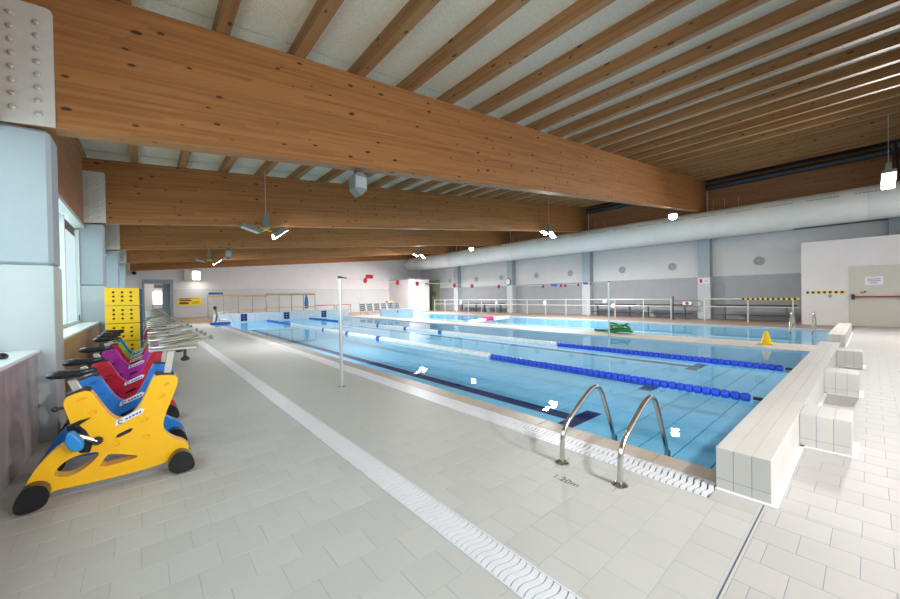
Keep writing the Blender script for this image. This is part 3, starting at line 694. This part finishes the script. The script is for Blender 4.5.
for s,kd in ((.036,'d'),(.105,'f'),(.152,'f'),(.254,'f'),(.309,'f'),(.403,'f'),(.595,'f'),(.651,'b'),(.688,'f'),(.713,'f'),(.791,'f'),(.839,'b'),(.872,'f')):
    p = at_line(s)
    if kd == 'b': MB().box(p.x-.14,p.x+.14,p.y-.02,p.y+.02,p.z-.03,p.z+.04).build('blue_flag','float_blue_light',t,bevel=.01)
    else:
        m = MB().ball((p.x,p.y,p.z-.02),.038,.038,.048,8,6)
        if kd == 'd': m.tube([(p.x+.02,p.y,p.z+.05),(p.x+.14,p.y,p.z+.05)],.035,8)
        m.build('red_flag','float_red',t,True)
# ------------------------------------------------------------------ white railing of the gallery side
XR = 22.15
rt = thing('gallery_railing','white post and rail fence along the brown deck','railing',(XR,16,0))
posts = [2.3,3.88,5.63,7.2,8.65,10.3,12.08,13.7,15.35,17.0,18.6,20.2,21.85,23.5,25.15,26.8,28.4]
pm = MB().lathe([(.06,0),(.06,.012),(.03,.02),(.03,1.1)],8).mesh('post',True); pm.materials.append(MAT['rail_white'])
for y in posts: link('post',pm,None,rt,(0,y-16,0))
for z in (1.11,.72): MB().tube([(0,7.2-16,z),(0,28.5-16,z)],.024,8).build('rail_bar','rail_white',rt,True)
for z in (1.11,.72): MB().tube([(0,2.1-16,z),(0,5.63-16,z)],.024,8).build('rail_bar','rail_white',rt,True)
t = thing('gallery_gate','dark gate with a red and white sign in the railing','gate',(XR,7.1,0))
MB().tube([(0,0,0),(0,0,1.28)],.035,10).lathe([(.09,0),(.09,.04)],10).build('gate_post','dark_grey',t,True)
MB().tube([(0,0,1.02),(0,-1.25,1.02),(0,-1.36,.95),(0,-1.36,.78),(0,-1.25,.72),(0,0,.72)],.022,8).build('gate_frame','lamp_grey',t,True)
sg = MB().box(-.05,-.03,-.88,-.48,.80,.98).build('gate_sign','paper',t); MB().lathe([(.085,-.058),(.085,-.05)],16,(0,-.68,.89),'X').build('stop_disc','sign_red',sg)
t = thing('striped_tape','yellow and black striped tape along the gallery railing','tape',(XR,3.1,1.11))
for k in range(22): MB().box(-.036,-.026,1.0-.091*(k+1),1.0-.091*k,-.045,.045).build('stripe','sign_yellow' if k%2 else 'black_tape',t)
for i,(y,z) in enumerate(((10.95,.98),(10.4,.72),(20.1,.85),(24.5,.85),(15.4,.85))):
    t = MB().ball((XR-.03,y,z),.05,.14,.14 if i in (0,1) else .2,8,6).build('white_rag','paper',smooth=True)
    tag(t,['larger white rag hung on the railing','smaller white rag just below another on the railing','white rag hung on the railing under the clock column','white rag hung on the farthest part of the railing','white rag hung on the railing before the second column'][i],'cloth','white rags on the railing')
# benches by the wall
bl = ['dark bench next to the striped tape and service box','dark bench behind the gate','dark bench beyond the gate, past the flag pole','dark bench before the third column','dark bench near the far end of the railing']
for i,(y0,y1) in enumerate(((2.3,5.4),(6.55,9.2),(9.6,12.4),(20.4,23),(23.4,26))):
    t = thing('wall_bench',bl[i],'bench',(23.3,(y0+y1)/2,0),group='dark benches at the wall'); L = (y1-y0)/2
    for q in range(3): MB().box(-.22+q*.15,-.10+q*.15,-L,L,.72,.80).build('seat_slat','dark_grey',t)
    for q in range(2): MB().box(-.18+q*.2,-.04+q*.2,-L,L,.26,.29).build('shoe_slat','dark_grey',t)
    for y in (-L+.35,L-.35): MB().box(-.04,.14,y-.03,y+.03,0,.72).build('support','lamp_grey',t)
# ------------------------------------------------------------------ cone, green hose
t = thing('training_cone','yellow plastic cone on the walkway','cone',(13.2,1.92,.008))
MB().box(-.17,.17,-.17,.17,0,.03).build('base','cone_yellow',t,bevel=.02); MB().lathe([(.13,.03),(.115,.06),(.045,.34),(.03,.36)],20).build('body','cone_yellow',t,True)
t = thing('green_hose','heap of coiled green hose at the walkway edge by the flag pole','hose',(13.5,6.1,.008))
for q in range(9):
    cx, cy = (.12*math.cos(q*2.1), -.22+.055*q); pts = []
    rr = .16+.05*(q%3)
    for k in range(17):
        a = 2*PI*k/16; pts.append((cx+rr*.7*math.cos(a),cy+rr*math.sin(a),.06+.03*q%.12+(.2 if q%2 else .05)*(.5+.5*math.sin(a+q))))
    MB().tube(pts,.035,6).build('coil','hose_green',t,True)
MB().tube([(0,.2,.05),(.1,.5,.05),(-.05,.75,.06),(.05,1.0,.05)],.05,6).build('hose_end','hose_green',t,True)

# ------------------------------------------------------------------ floodlights
def lamp_light(loc, energy, col=(1,.96,.9), r=.15, tilt=0, tip=0):
    l = bpy.data.lights.new('lamp_bulb','AREA'); l.shape = 'DISK'; l.size = r*2; l.energy = energy; l.color = col
    o = bpy.data.objects.new('lamp_bulb',l); COL.objects.link(o); o.location = loc; o.rotation_euler = (math.radians(tip),math.radians(tilt),0)
def flood(label,x,y,z,power,tilt=0,tip=0):
    t = thing('floodlight_pair',label,'floodlight',(x,y,z),group='hanging floodlight pairs')
    MB().tube([(0,0,.28),(0,0,ZT(x)+DZ(x,y)+.236-z)],.008,6).build('cable','bolt_steel',t)
    MB().box(-.09,.09,-.07,.07,.06,.5).build('driver_box','lamp_grey',t,bevel=.01); MB().tube([(-.16,0,.05),(.16,0,-.03)],.02,6).tube([(-.1,0,-.06),(.12,0,.09)],.018,6).build('bracket','sign_yellow',t,True)
    for s in (-1,1):
        c = Vector((s*.36,0,-.02)); h = MB()
        ang = s*math.radians(-18); Rm = Matrix.Rotation(ang,3,'Y')
        if s < 0:
            vs = [Rm@Vector(p) for p in ((-.34,-.16,-.05),(.2,-.16,-.05),(.2,.16,-.05),(-.34,.16,-.05),(-.34,-.16,.06),(.2,-.16,.06),(.2,.16,.06),(-.34,.16,.06))]
        else:
            Rm = Matrix.Rotation(math.radians(-38 if x < 10 else 38),3,'Y')
            vs = [Rm@Vector(p) for p in ((-.26,-.16,-.1),(.26,-.16,-.1),(.26,.16,-.1),(-.26,.16,-.1),(-.2,-.12,.06),(.2,-.12,.06),(.2,.12,.06),(-.2,.12,.06))]
        hd = h.add([v+c for v in vs],[(3,2,1,0),(4,5,6,7),(0,1,5,4),(1,2,6,5),(2,3,7,6),(3,0,4,7)]).build('lamp_head','lamp_grey',t,bevel=.012)
        q = [(-.3,-.13,-.056),(.16,-.13,-.056),(.16,.13,-.056),(-.3,.13,-.056)] if s < 0 else [(-.23,-.14,-.106),(.23,-.14,-.106),(.23,.14,-.106),(-.23,.14,-.106)]
        ps = [Rm@Vector(p)+c for p in q]+[Rm@(Vector(p)+Vector((0,0,.004)))+c for p in q]
        MB().add(ps,[(3,2,1,0),(4,5,6,7),(0,1,5,4),(1,2,6,5),(2,3,7,6),(3,0,4,7)]).build('lens','lamp_glow' if s > 0 or x > 10 else 'plate_white',hd)
    lamp_light((x,y,z-.32),power,(1,.985,.97),.13,tilt,tip)
flood('hanging floodlight pair between the first two beams, over the deck',2.9,12.1,3.62,120,-50)
flood('hanging floodlight pair farther back, over the far deck',3.0,25.7,3.85,110,-40)
flood('bright floodlight pair hanging in front of the duct, before the second beam',17.9,12.1,5.05,760,10)
flood('bright floodlight pair hanging in front of the duct, far back',18.4,25.6,5.1,1050,15)
flood('bright floodlight pair by the duct at the picture edge',18.3,-.35,5.05,260,58)
flood('added unseen fill floodlight pair above the near deck, behind the viewer',3.2,-6.6,4.2,280,-12,38)  # added out of view as fill light for the near deck
flood('added unseen fill floodlight pair over the near deck, just above the viewer',2.9,-1.6,3.65,80,-40,60)  # added out of view to brighten the near end of the pool
def warm(label,x,y,z):
    t = thing('beam_lamp',label,'lamp',(x,y,z),group='warm lamps under the beams')
    MB().lathe([(.16,.12),(.19,.1),(.2,.02),(.12,.02)],14).tube([(0,0,.12),(0,0,ZB(x)+DZ(x,y)-z)],.02,6).build('housing','lamp_grey',t,True)
    MB().ball((0,0,-.05),.17,.17,.15,12,8).build('globe','warm_glow',t,True); lamp_light((x,y,z-.26),90,(1,.88,.68))
warm('warm white lamp under the duct end of the nearest beam',18.5,5.9,5.02)
warm('warm white lamp under the duct end of the third beam',18.9,19.62,5.08)
# speakers under the beams
def speaker(label,x,y,z,h):
    t = thing('ceiling_speaker',label,'speaker',(x,y,z),group='speakers under the beams')
    MB().prism([(-.12,h*.35),(-.12,-h*.3),(0,-h*.62),(.12,-h*.3),(.12,h*.35),(.06,h*.5),(-.06,h*.5)],XZ,-.12,.12).build('cabinet','lamp_grey',t,bevel=.015)
    MB().box(-.05,.05,-.05,.05,h*.48,ZB(x)+DZ(x,y)-z).build('mount','dark_grey',t)
    MB().box(-.1,.1,-.128,-.12,-h*.25,h*.3).build('grille','dado_grey',t)
speaker('grey wedge speaker under the nearest beam',2.95,5.95,3.52,.36)
speaker('grey speaker under the third beam',3.05,19.62,3.62,.44)

# ------------------------------------------------------------------ things on and before the end wall
t = thing('yellow_sign','yellow notice board with dark lettering on the end wall','sign',(2.6,YE,1.42))
MB().box(-.74,.74,-.03,0,-.3,.28).build('board','sign_yellow',t)
for a,b,c,d2 in ((-.66,.02,.14,.19),(-.6,.12,.0,.1),(-.62,-.06,-.22,-.06),(.14,.6,-.16,-.12)): MB().box(a,b,-.034,-.03,c,d2).build('lettering','print_dark',t)
MB().box(-.6,.6,-.034,-.03,.2,.23).build('lettering','sign_red',t)
MB().tube([(.2,-.032,-.05),(.3,-.032,.02),(.4,-.032,-.06),(.5,-.032,0),(.62,-.032,-.04)],.012,4).build('drawing','print_dark',t)
t = thing('wall_heater','grey framed wall box with a glowing lamp on the end wall','lamp',(2.8,YE,3.35))
MB().box(-.52,.52,-.22,0,-.42,.42).build('casing','plate_white',t,bevel=.02); MB().box(.02,.46,-.25,-.22,-.28,.3).build('glow_panel','panel_glow',t)
lamp_light((3.1,YE-.7,3.0),12,(1,.94,.82),.1)
t = thing('dome_camera','small dark dome camera on the end wall above the doorway','camera',(-.5,YE,3.44))
MB().ball((0,-.14,0),.13,.13,.13,10,7).build('dome','black_rubber',t,True); MB().box(-.04,.04,-.1,0,-.02,.1).build('bracket','dark_grey',t)
# coat rack bench
t = thing('coat_rack','long wooden coat rack with bench boards before the end wall','coat rack',(6.9,29.4,.22))
X0,X1 = -3.6,3.7; zz = lambda x: 0
for k in range(9): MB().box(X0+k*.91-.025,X0+k*.91+.025,-.03,.03,0,1.62).build('upright','rack_metal',t)
for k in range(2):
    a,b = (X0,0) if k == 0 else (0,X1); dz = .0 if k == 0 else .08
    MB().box(a,b,-.07,-.03,1.44+dz,1.56+dz).build('hook_board','rack_wood',t); MB().box(a,b,-.42,-.04,.50+dz,.55+dz).build('seat_board','rack_wood',t)
    for q in range(14): MB().box(a+.15+q*.26,a+.19+q*.26,-.12,-.07,1.46+dz,1.52+dz).build('hook','rack_metal',t)
    MB().box(a,b,-.2,.1,1.6+dz,1.63+dz).build('shelf','rack_metal',t)
t = thing('blue_towel','blue towel hanging from the coat rack','towel',(9.85,29.28,1.3)); MB().prism([(-.12,-.62),(.14,-.6),(.16,-.2),(.1,.3),(.03,.46),(-.05,.46),(-.1,.2),(-.15,-.2)],XZ,-.06,.06).build('cloth','towel_blue',t,bevel=.03)
t = thing('blue_bundle','dark blue bundle lying on top of the coat rack','bundle',(3.75,29.36,1.88))
m = MB()
for q in range(5): m.ball((-.3+q*.16,random.uniform(-.04,.04),.05),.13,.12,.085,8,6)
m.build('bundle','towel_blue',t,True)
# pool lift chair
t = thing('pool_lift','white framed pool lift chair with a dark blue base at the far pool corner','pool lift',(3.2,25.4,0))
MB().box(-.25,.75,-.3,.3,.0,.14).build('base','crate_blue',t,bevel=.04); MB().tube([(0,0,.1),(.1,0,.6),(.02,0,1.0)],.05,8).build('mast','lamp_grey',t,True)
MB().tube([(.05,0,.7),(.5,0,.75),(.8,-.1,.4),(.95,-.1,.12)],.03,8).build('arm','rail_white',t,True)
MB().box(.15,.6,-.22,.22,.25,.32).box(.12,.2,-.22,.22,.32,.7).build('seat','paper',t,bevel=.03); MB().ball((.0,0,1.02),.1,.1,.12,8,6).build('handle','black_tape',t,True)
t = tag(MB().box(3.0,3.75,23.6,24.8,.004,.03).build('blue_mat','float_blue_light',bevel=.01),'flat light blue mat on the gutter before the pool lift','mat')
# red topped barrier and grey trolleys
t = thing('barrier','low metal barrier with a red top rail at the far pool end','barrier',(11.6,28.2,0))
for a,b in ((-1.3,.15),(.3,1.5)):
    MB().tube([(a,0,.92),(b,0,.92)],.03,6).build('top_rail','sign_red',t,True)
    MB().tube([(a,0,0),(a,0,.92)],.025,6).tube([(b,0,0),(b,0,.92)],.025,6).tube([(b-.5,0,.05),(b,0,.9)],.02,6).build('frame','rack_metal',t,True)
for i in range(6):
    x = 14.1+i*.68
    t = thing('stacked_lounger',['folded grey lounger at the barrier end of the row','second folded grey lounger of the row behind the second pool','third folded grey lounger of the row','fourth folded grey lounger of the row','fifth folded grey lounger, a yellow cushion on it','last folded grey lounger, next to the cubicle'][i],'lounger',(x,27.9,0),group='folded loungers behind the second pool')
    for q in (-.24,.24): MB().tube([(q,0,0),(q-.08,.1,1.0)],.025,6).build('leg','rack_metal',t,True)
    for q in range(4): MB().box(-.26,.2,.02+q*.02,.05+q*.02,.34+q*.16,.46+q*.16).build('slat','dark_grey',t)
    if i == 4: tag(MB().box(x-.35,x+.25,27.9,28.3,1.005,1.12).build('yellow_cushion','rack_wood',bevel=.03),'small yellow cushion lying on the folded loungers','cushion')

# ------------------------------------------------------------------ exercise bikes
OUT = [(-.70,.13),(-.645,.26),(-.585,.345),(-.52,.405),(-.44,.45),(-.435,.52),(-.46,.64),(-.485,.735),(-.46,.785),(-.37,.815),(-.33,.80),(-.29,.71),(-.235,.60),(-.19,.545),(-.15,.53),(-.105,.55),(-.06,.60),(-.02,.68),(.03,.81),(.06,.868),(.185,.852),(.215,.82),(.205,.75),(.165,.64),(.12,.52),(.10,.43),(.115,.36),(.17,.295),(.25,.245),(.285,.19),(.25,.15),(.12,.10),(-.10,.085),(-.40,.09),(-.55,.10),(-.62,.07)]
H1 = [(-.545,.20),(-.52,.26),(-.47,.305),(-.41,.325),(-.32,.325),(-.285,.305),(-.34,.24),(-.40,.195),(-.46,.175)]
H2 = [(-.305,.185),(-.265,.255),(-.24,.285),(-.15,.255),(-.05,.21),(-.12,.195)]
SLOT = [(-.20,.40),(-.185,.425),(-.11,.455),(-.09,.45),(-.105,.425),(-.18,.395)]
def soft(P,n=2):
    for _ in range(n): P = [q for a,b in zip(P,P[1:]+P[:1]) for q in ((a[0]*.75+b[0]*.25,a[1]*.75+b[1]*.25),(a[0]*.25+b[0]*.75,a[1]*.25+b[1]*.75))]
    return P
OUT = soft(OUT,1); H1 = soft(H1); H2 = soft(H2,1)
def ell(cx,cz,rx,rz,rot): return [(cx+rx*math.cos(a)*math.cos(rot)-rz*math.sin(a)*math.sin(rot), cz+rx*math.cos(a)*math.sin(rot)+rz*math.sin(a)*math.cos(rot)) for a in [2*PI*k/10 for k in range(10)]]
DIMS = [ell(-.38,.745,.03,.014,.3),ell(-.33,.63,.028,.016,.3),ell(-.20,.35,.026,.018,.3),ell(-.01,.36,.026,.02,.2),ell(-.02,.50,.03,.018,.7),ell(.10,.68,.022,.014,.5),ell(.13,.78,.02,.012,.5)]
BW = .06   # half thickness of the moulded frame
def make_bike(paint, pedal):
    t = bpy.data.objects.new('exercise_bike',None); COL.objects.link(t); t.empty_display_size = .1
    fr = MB().prism(OUT,XZ,-BW,BW,[H1,H2,SLOT,*DIMS]).build('moulded_frame',paint,t,bevel=.012,seg=2)
    for d in DIMS: MB().prism(d,XZ,-BW+.016,BW-.016).build('dimple',paint,fr)
    MB().prism(SLOT,XZ,-.03,.03).build('slot_back','black_tape',fr)
    lg = MB().prism([(-.20,.495),(-.03,.565),(-.015,.60),(-.04,.605),(-.195,.535)],XZ,-BW-.003,-BW+.001).build('logo_plate','paper',fr)
    MB().tube([(-.165+.014*math.cos(a),-BW-.004,.524+.014*math.sin(a)) for a in [.6+k*.45 for k in range(12)]],.004,5).build('emblem','logo_blue',lg)
    m = MB()
    for q in range(5): x = -.135+q*.021; z = .531+q*.009; m.add([(x,-BW-.004,z),(x+.015,-BW-.004,z+.006),(x+.013,-BW-.004,z+.020),(x-.002,-BW-.004,z+.014)],[(0,1,2,3)])
    m.build('lettering','logo_blue',lg)
    # collars on the tubes, seat post and saddle
    MB().prism([(-.465,.785),(-.37,.817),(-.33,.802),(-.335,.815),(-.372,.832),(-.468,.80)],XZ,-BW-.002,BW+.002).build('seat_collar','black_tape',t)
    MB().prism([(.058,.868),(.188,.852),(.186,.866),(.06,.882)],XZ,-BW-.002,BW+.002).build('head_collar','black_tape',t)
    MB().prism([(-.425,.79),(-.375,.80),(-.415,.905),(-.462,.895)],XZ,-.025,.025).build('seat_post','alu_bar',t,bevel=.004,seg=1)
    sd = MB(); prof = [(-.565,.07,.952,.02),(-.545,.085,.955,.032),(-.50,.088,.955,.036),(-.45,.075,.95,.034),(-.40,.045,.95,.03),(-.35,.028,.957,.026),(-.31,.022,.962,.02),(-.295,.012,.96,.01)]
    rings = [[(x,wd*math.cos(a),z+(.75 if math.sin(a) > 0 else 1.1)*hh*math.sin(a)) for a in [2*PI*k/12 for k in range(12)]] for x,wd,z,hh in prof]
    vs = [p for R in rings for p in R]; fs = [(i*12+k,i*12+(k+1)%12,(i+1)*12+(k+1)%12,(i+1)*12+k) for i in range(len(rings)-1) for k in range(12)]
    fs += [tuple(range(12)), tuple((len(rings)-1)*12+k for k in range(12))]
    sd.add(vs,fs).build('saddle','saddle_black',t,True)
    MB().tube([(-.47,-.03,.70),(-.52,-.05,.70)],[.012,.012],8).ball((-.525,-.05,.70),.022,.022,.022,8,6).build('seat_knob','black_tape',t,True)
    # handlebar
    MB().prism([(.115,.86),(.165,.86),(.195,1.06),(.145,1.06)],XZ,-.028,.028).build('head_post','alu_bar',t,bevel=.004,seg=1)
    hb = MB().box(.02,.36,-.035,.035,1.06,1.085).build('bar_clamp','alu_bar',t,bevel=.006,seg=1)
    for s in (-1,1):
        MB().tube([(.03,0,1.10),(.035,s*.10,1.105),(.05,s*.19,1.11),(.10,s*.225,1.115),(.20,s*.225,1.125),(.34,s*.215,1.15),(.43,s*.20,1.165)],.0125,8).build('outer_bar','alu_bar',hb,True)
        MB().tube([(.43,s*.20,1.165),(.455,s*.197,1.17)],.0155,8).build('bar_tip','lamp_grey',hb,True)
        MB().tube([(.10,s*.225,1.115),(.19,s*.14,1.13),(.27,s*.08,1.145),(.38,s*.06,1.165)],.011,8).build('inner_bar','bar_bronze',hb,True)
    MB().tube([(.27,0,1.06),(.27,0,1.00)],.012,8).lathe([(.012,.955),(.03,.96),(.034,.98),(.012,1.0)],10,(.27,0,0)).build('bar_knob','black_tape',t,True)
    # drive: cover, cranks, pedals
    MB().prism([(-.47,.56),(-.44,.45),(-.40,.34),(-.345,.33),(-.325,.40),(-.36,.50),(-.40,.555),(-.33,.60),(-.40,.59)],XZ,-BW-.012,-BW+.004).build('chain_guard','black_rubber',t,bevel=.004,seg=1)
    for s,(ax,az) in ((-1,(-.30,.415)),(1,(-.22,.46))):
        y = s*(BW+.03); a = Vector((ax,y,az)); b = Vector((-.42,y,.49)) if s < 0 else Vector((-.10,y,.42))
        MB().tube([a,b],.016,8).build('crank','alu_bar',t,True)
        MB().lathe([(.03,-.014),(.034,0),(.03,.014)],14,a,'Y').build('crank_boss','black_tape',t,True)
        MB().prism([(b.x-.045,b.z-.02),(b.x-.035,b.z+.04),(b.x+.0,b.z+.05),(b.x+.05,b.z-.03),(b.x+.055,b.z-.085),(b.x+.02,b.z-.105),(b.x-.02,b.z-.08)],XZ,*( (y-.11,y-.02) if s < 0 else (y+.02,y+.11))).build('pedal',pedal,t,bevel=.015)
    # feet
    for nm,cx,cz,r,pts in (('rear_foot',-.63,.11,.09,((-.72,.02),(-.725,.10),(-.68,.19),(-.62,.205),(-.56,.175),(-.545,.10),(-.575,.03),(-.65,.01))),('front_foot',.215,.11,.09,((.12,.09),(.15,.17),(.20,.205),(.26,.19),(.305,.12),(.315,.03),(.25,.012),(.155,.02)))):
        ft = MB().prism([(cx+(a-cx)*.96,.012+(b-.012)*.96) for a,b in pts],XZ,-.10,.10).build(nm,paint,t,bevel=.02)
        for s in (-1,1):
            MB().prism(soft(list(pts)),XZ,s*.055,s*.15).build('end_cap','black_rubber',ft,smooth=True,bevel=.04,seg=4)
    return t
protos = {}
ROW = [(3.95,'yellow_paint','pedal_blue','bright yellow exercise bike at the front of the row',0),
 (4.66,'blue_paint','pedal_blue','blue exercise bike right behind the front yellow one',.0),
 (5.75,'crimson_paint','pedal_yellow','crimson exercise bike third in the row, behind the blue one',.0),
 (7.15,'magenta_paint','pedal_yellow','magenta exercise bike fourth in the row',.0),
 (7.8,'crimson_paint','pedal_yellow','crimson exercise bike just behind the magenta one',.0),
 (8.4,'green_paint','pedal_blue','lime green exercise bike in front of the yellow crates',.0),
 (9.0,'blue_paint','pedal_blue','blue exercise bike next to the yellow crates, behind the green one',.0),
 (10.9,'crimson_paint','pedal_yellow','crimson exercise bike first beyond the yellow crates',.0),
 (11.6,'blue_paint','pedal_blue','blue exercise bike second beyond the yellow crates',.0),
 (12.4,'yellow_paint','pedal_blue','yellow exercise bike third beyond the yellow crates',.0),
 (13.3,'blue_paint','pedal_blue','blue exercise bike fourth beyond the yellow crates',.0),
 (14.2,'crimson_paint','pedal_yellow','crimson exercise bike fifth beyond the yellow crates',.0),
 (15.2,'yellow_paint','pedal_blue','yellow exercise bike sixth beyond the yellow crates',.0),
 (16.3,'blue_paint','pedal_blue','blue exercise bike seventh beyond the yellow crates',.0),
 (17.5,'green_paint','pedal_blue','green exercise bike, the farthest of the row',.0)]
for y,paint,pedal,label,dz in ROW:
    if (paint,pedal) in protos: t = copy_tree(protos[(paint,pedal)])
    else: t = protos[(paint,pedal)] = make_bike(paint,pedal)
    t.location = (0,y+.06,0); tag(t,label,'exercise bike','exercise bikes in a row')
# ------------------------------------------------------------------ stacked crates
CH, CW, CD = .355, .51, .5
holes = [circle(-.13+.13*i,.09+.085*j,.022,8) for i in range(3) for j in range(3)]
cm = MB().prism([(-CW/2,0),(CW/2,0),(CW/2,CH-.012),(-CW/2,CH-.012)],XZ,-CD/2,-CD/2+.02,holes).mesh('crate_front')
sm = MB().box(-CW/2,-CW/2+.02,-CD/2+.02,CD/2,0,CH-.012).box(CW/2-.02,CW/2,-CD/2+.02,CD/2,0,CH-.012).box(-CW/2,CW/2,CD/2-.02,CD/2,0,CH-.012).box(-CW/2,CW/2,-CD/2+.02,CD/2,0,.02).box(-CW/2,CW/2,-CD/2+.02,CD/2,CH-.03,CH-.012).mesh('crate_shell')
bm_ = MB().box(-CW/2+.02,CW/2-.02,-CD/2+.03,-CD/2+.035,.02,CH-.03).mesh('crate_shade_sheet'); bm_.materials.append(MAT['cavity_dark'])  # dark sheet behind the holes, stands in for the shade inside the crate
sm.materials.append(MAT['crate_yellow']); cm.materials.append(MAT['crate_yellow'])
sb2 = sm.copy(); sb2.materials.clear(); sb2.materials.append(MAT['crate_blue']); cb2 = cm.copy(); cb2.materials.clear(); cb2.materials.append(MAT['crate_blue'])
order = ['lowest','second lowest','middle','second from the top','topmost']
for k in range(5):
    t = thing('perforated_crate','yellow perforated crate, %s of the tall stack'%order[k],'crate',(-.335,9.95,k*CH),group='stacked perforated crates')
    link('crate_front',cm,None,t); link('crate_shell',sm,None,t); link('crate_shade_sheet',bm_,None,t)
for k in range(5):
    t = thing('perforated_crate','blue perforated crate, %s of the stack behind the yellow one'%order[k],'crate',(-.29,10.47,k*CH-(0 if k else 0)),group='stacked blue crates')
    link('crate_front',cb2,None,t); link('crate_shell',sb2,None,t)
# ------------------------------------------------------------------ glazed facade behind the viewer
wb = MB().box(-1.5,24.4,-8.3,-8,0,.6)
for x in range(0,26,3): wb.box(x-1.5,x-1.3,-8.2,-8,.6,4.9+.1*x)
wb.box(-1.5,24.4,-8.3,-8,4.9,8)
wb = wb.build('wall_back','alu_frame'); tag(wb,'glazed end facade behind the viewer','wall',kind='structure')
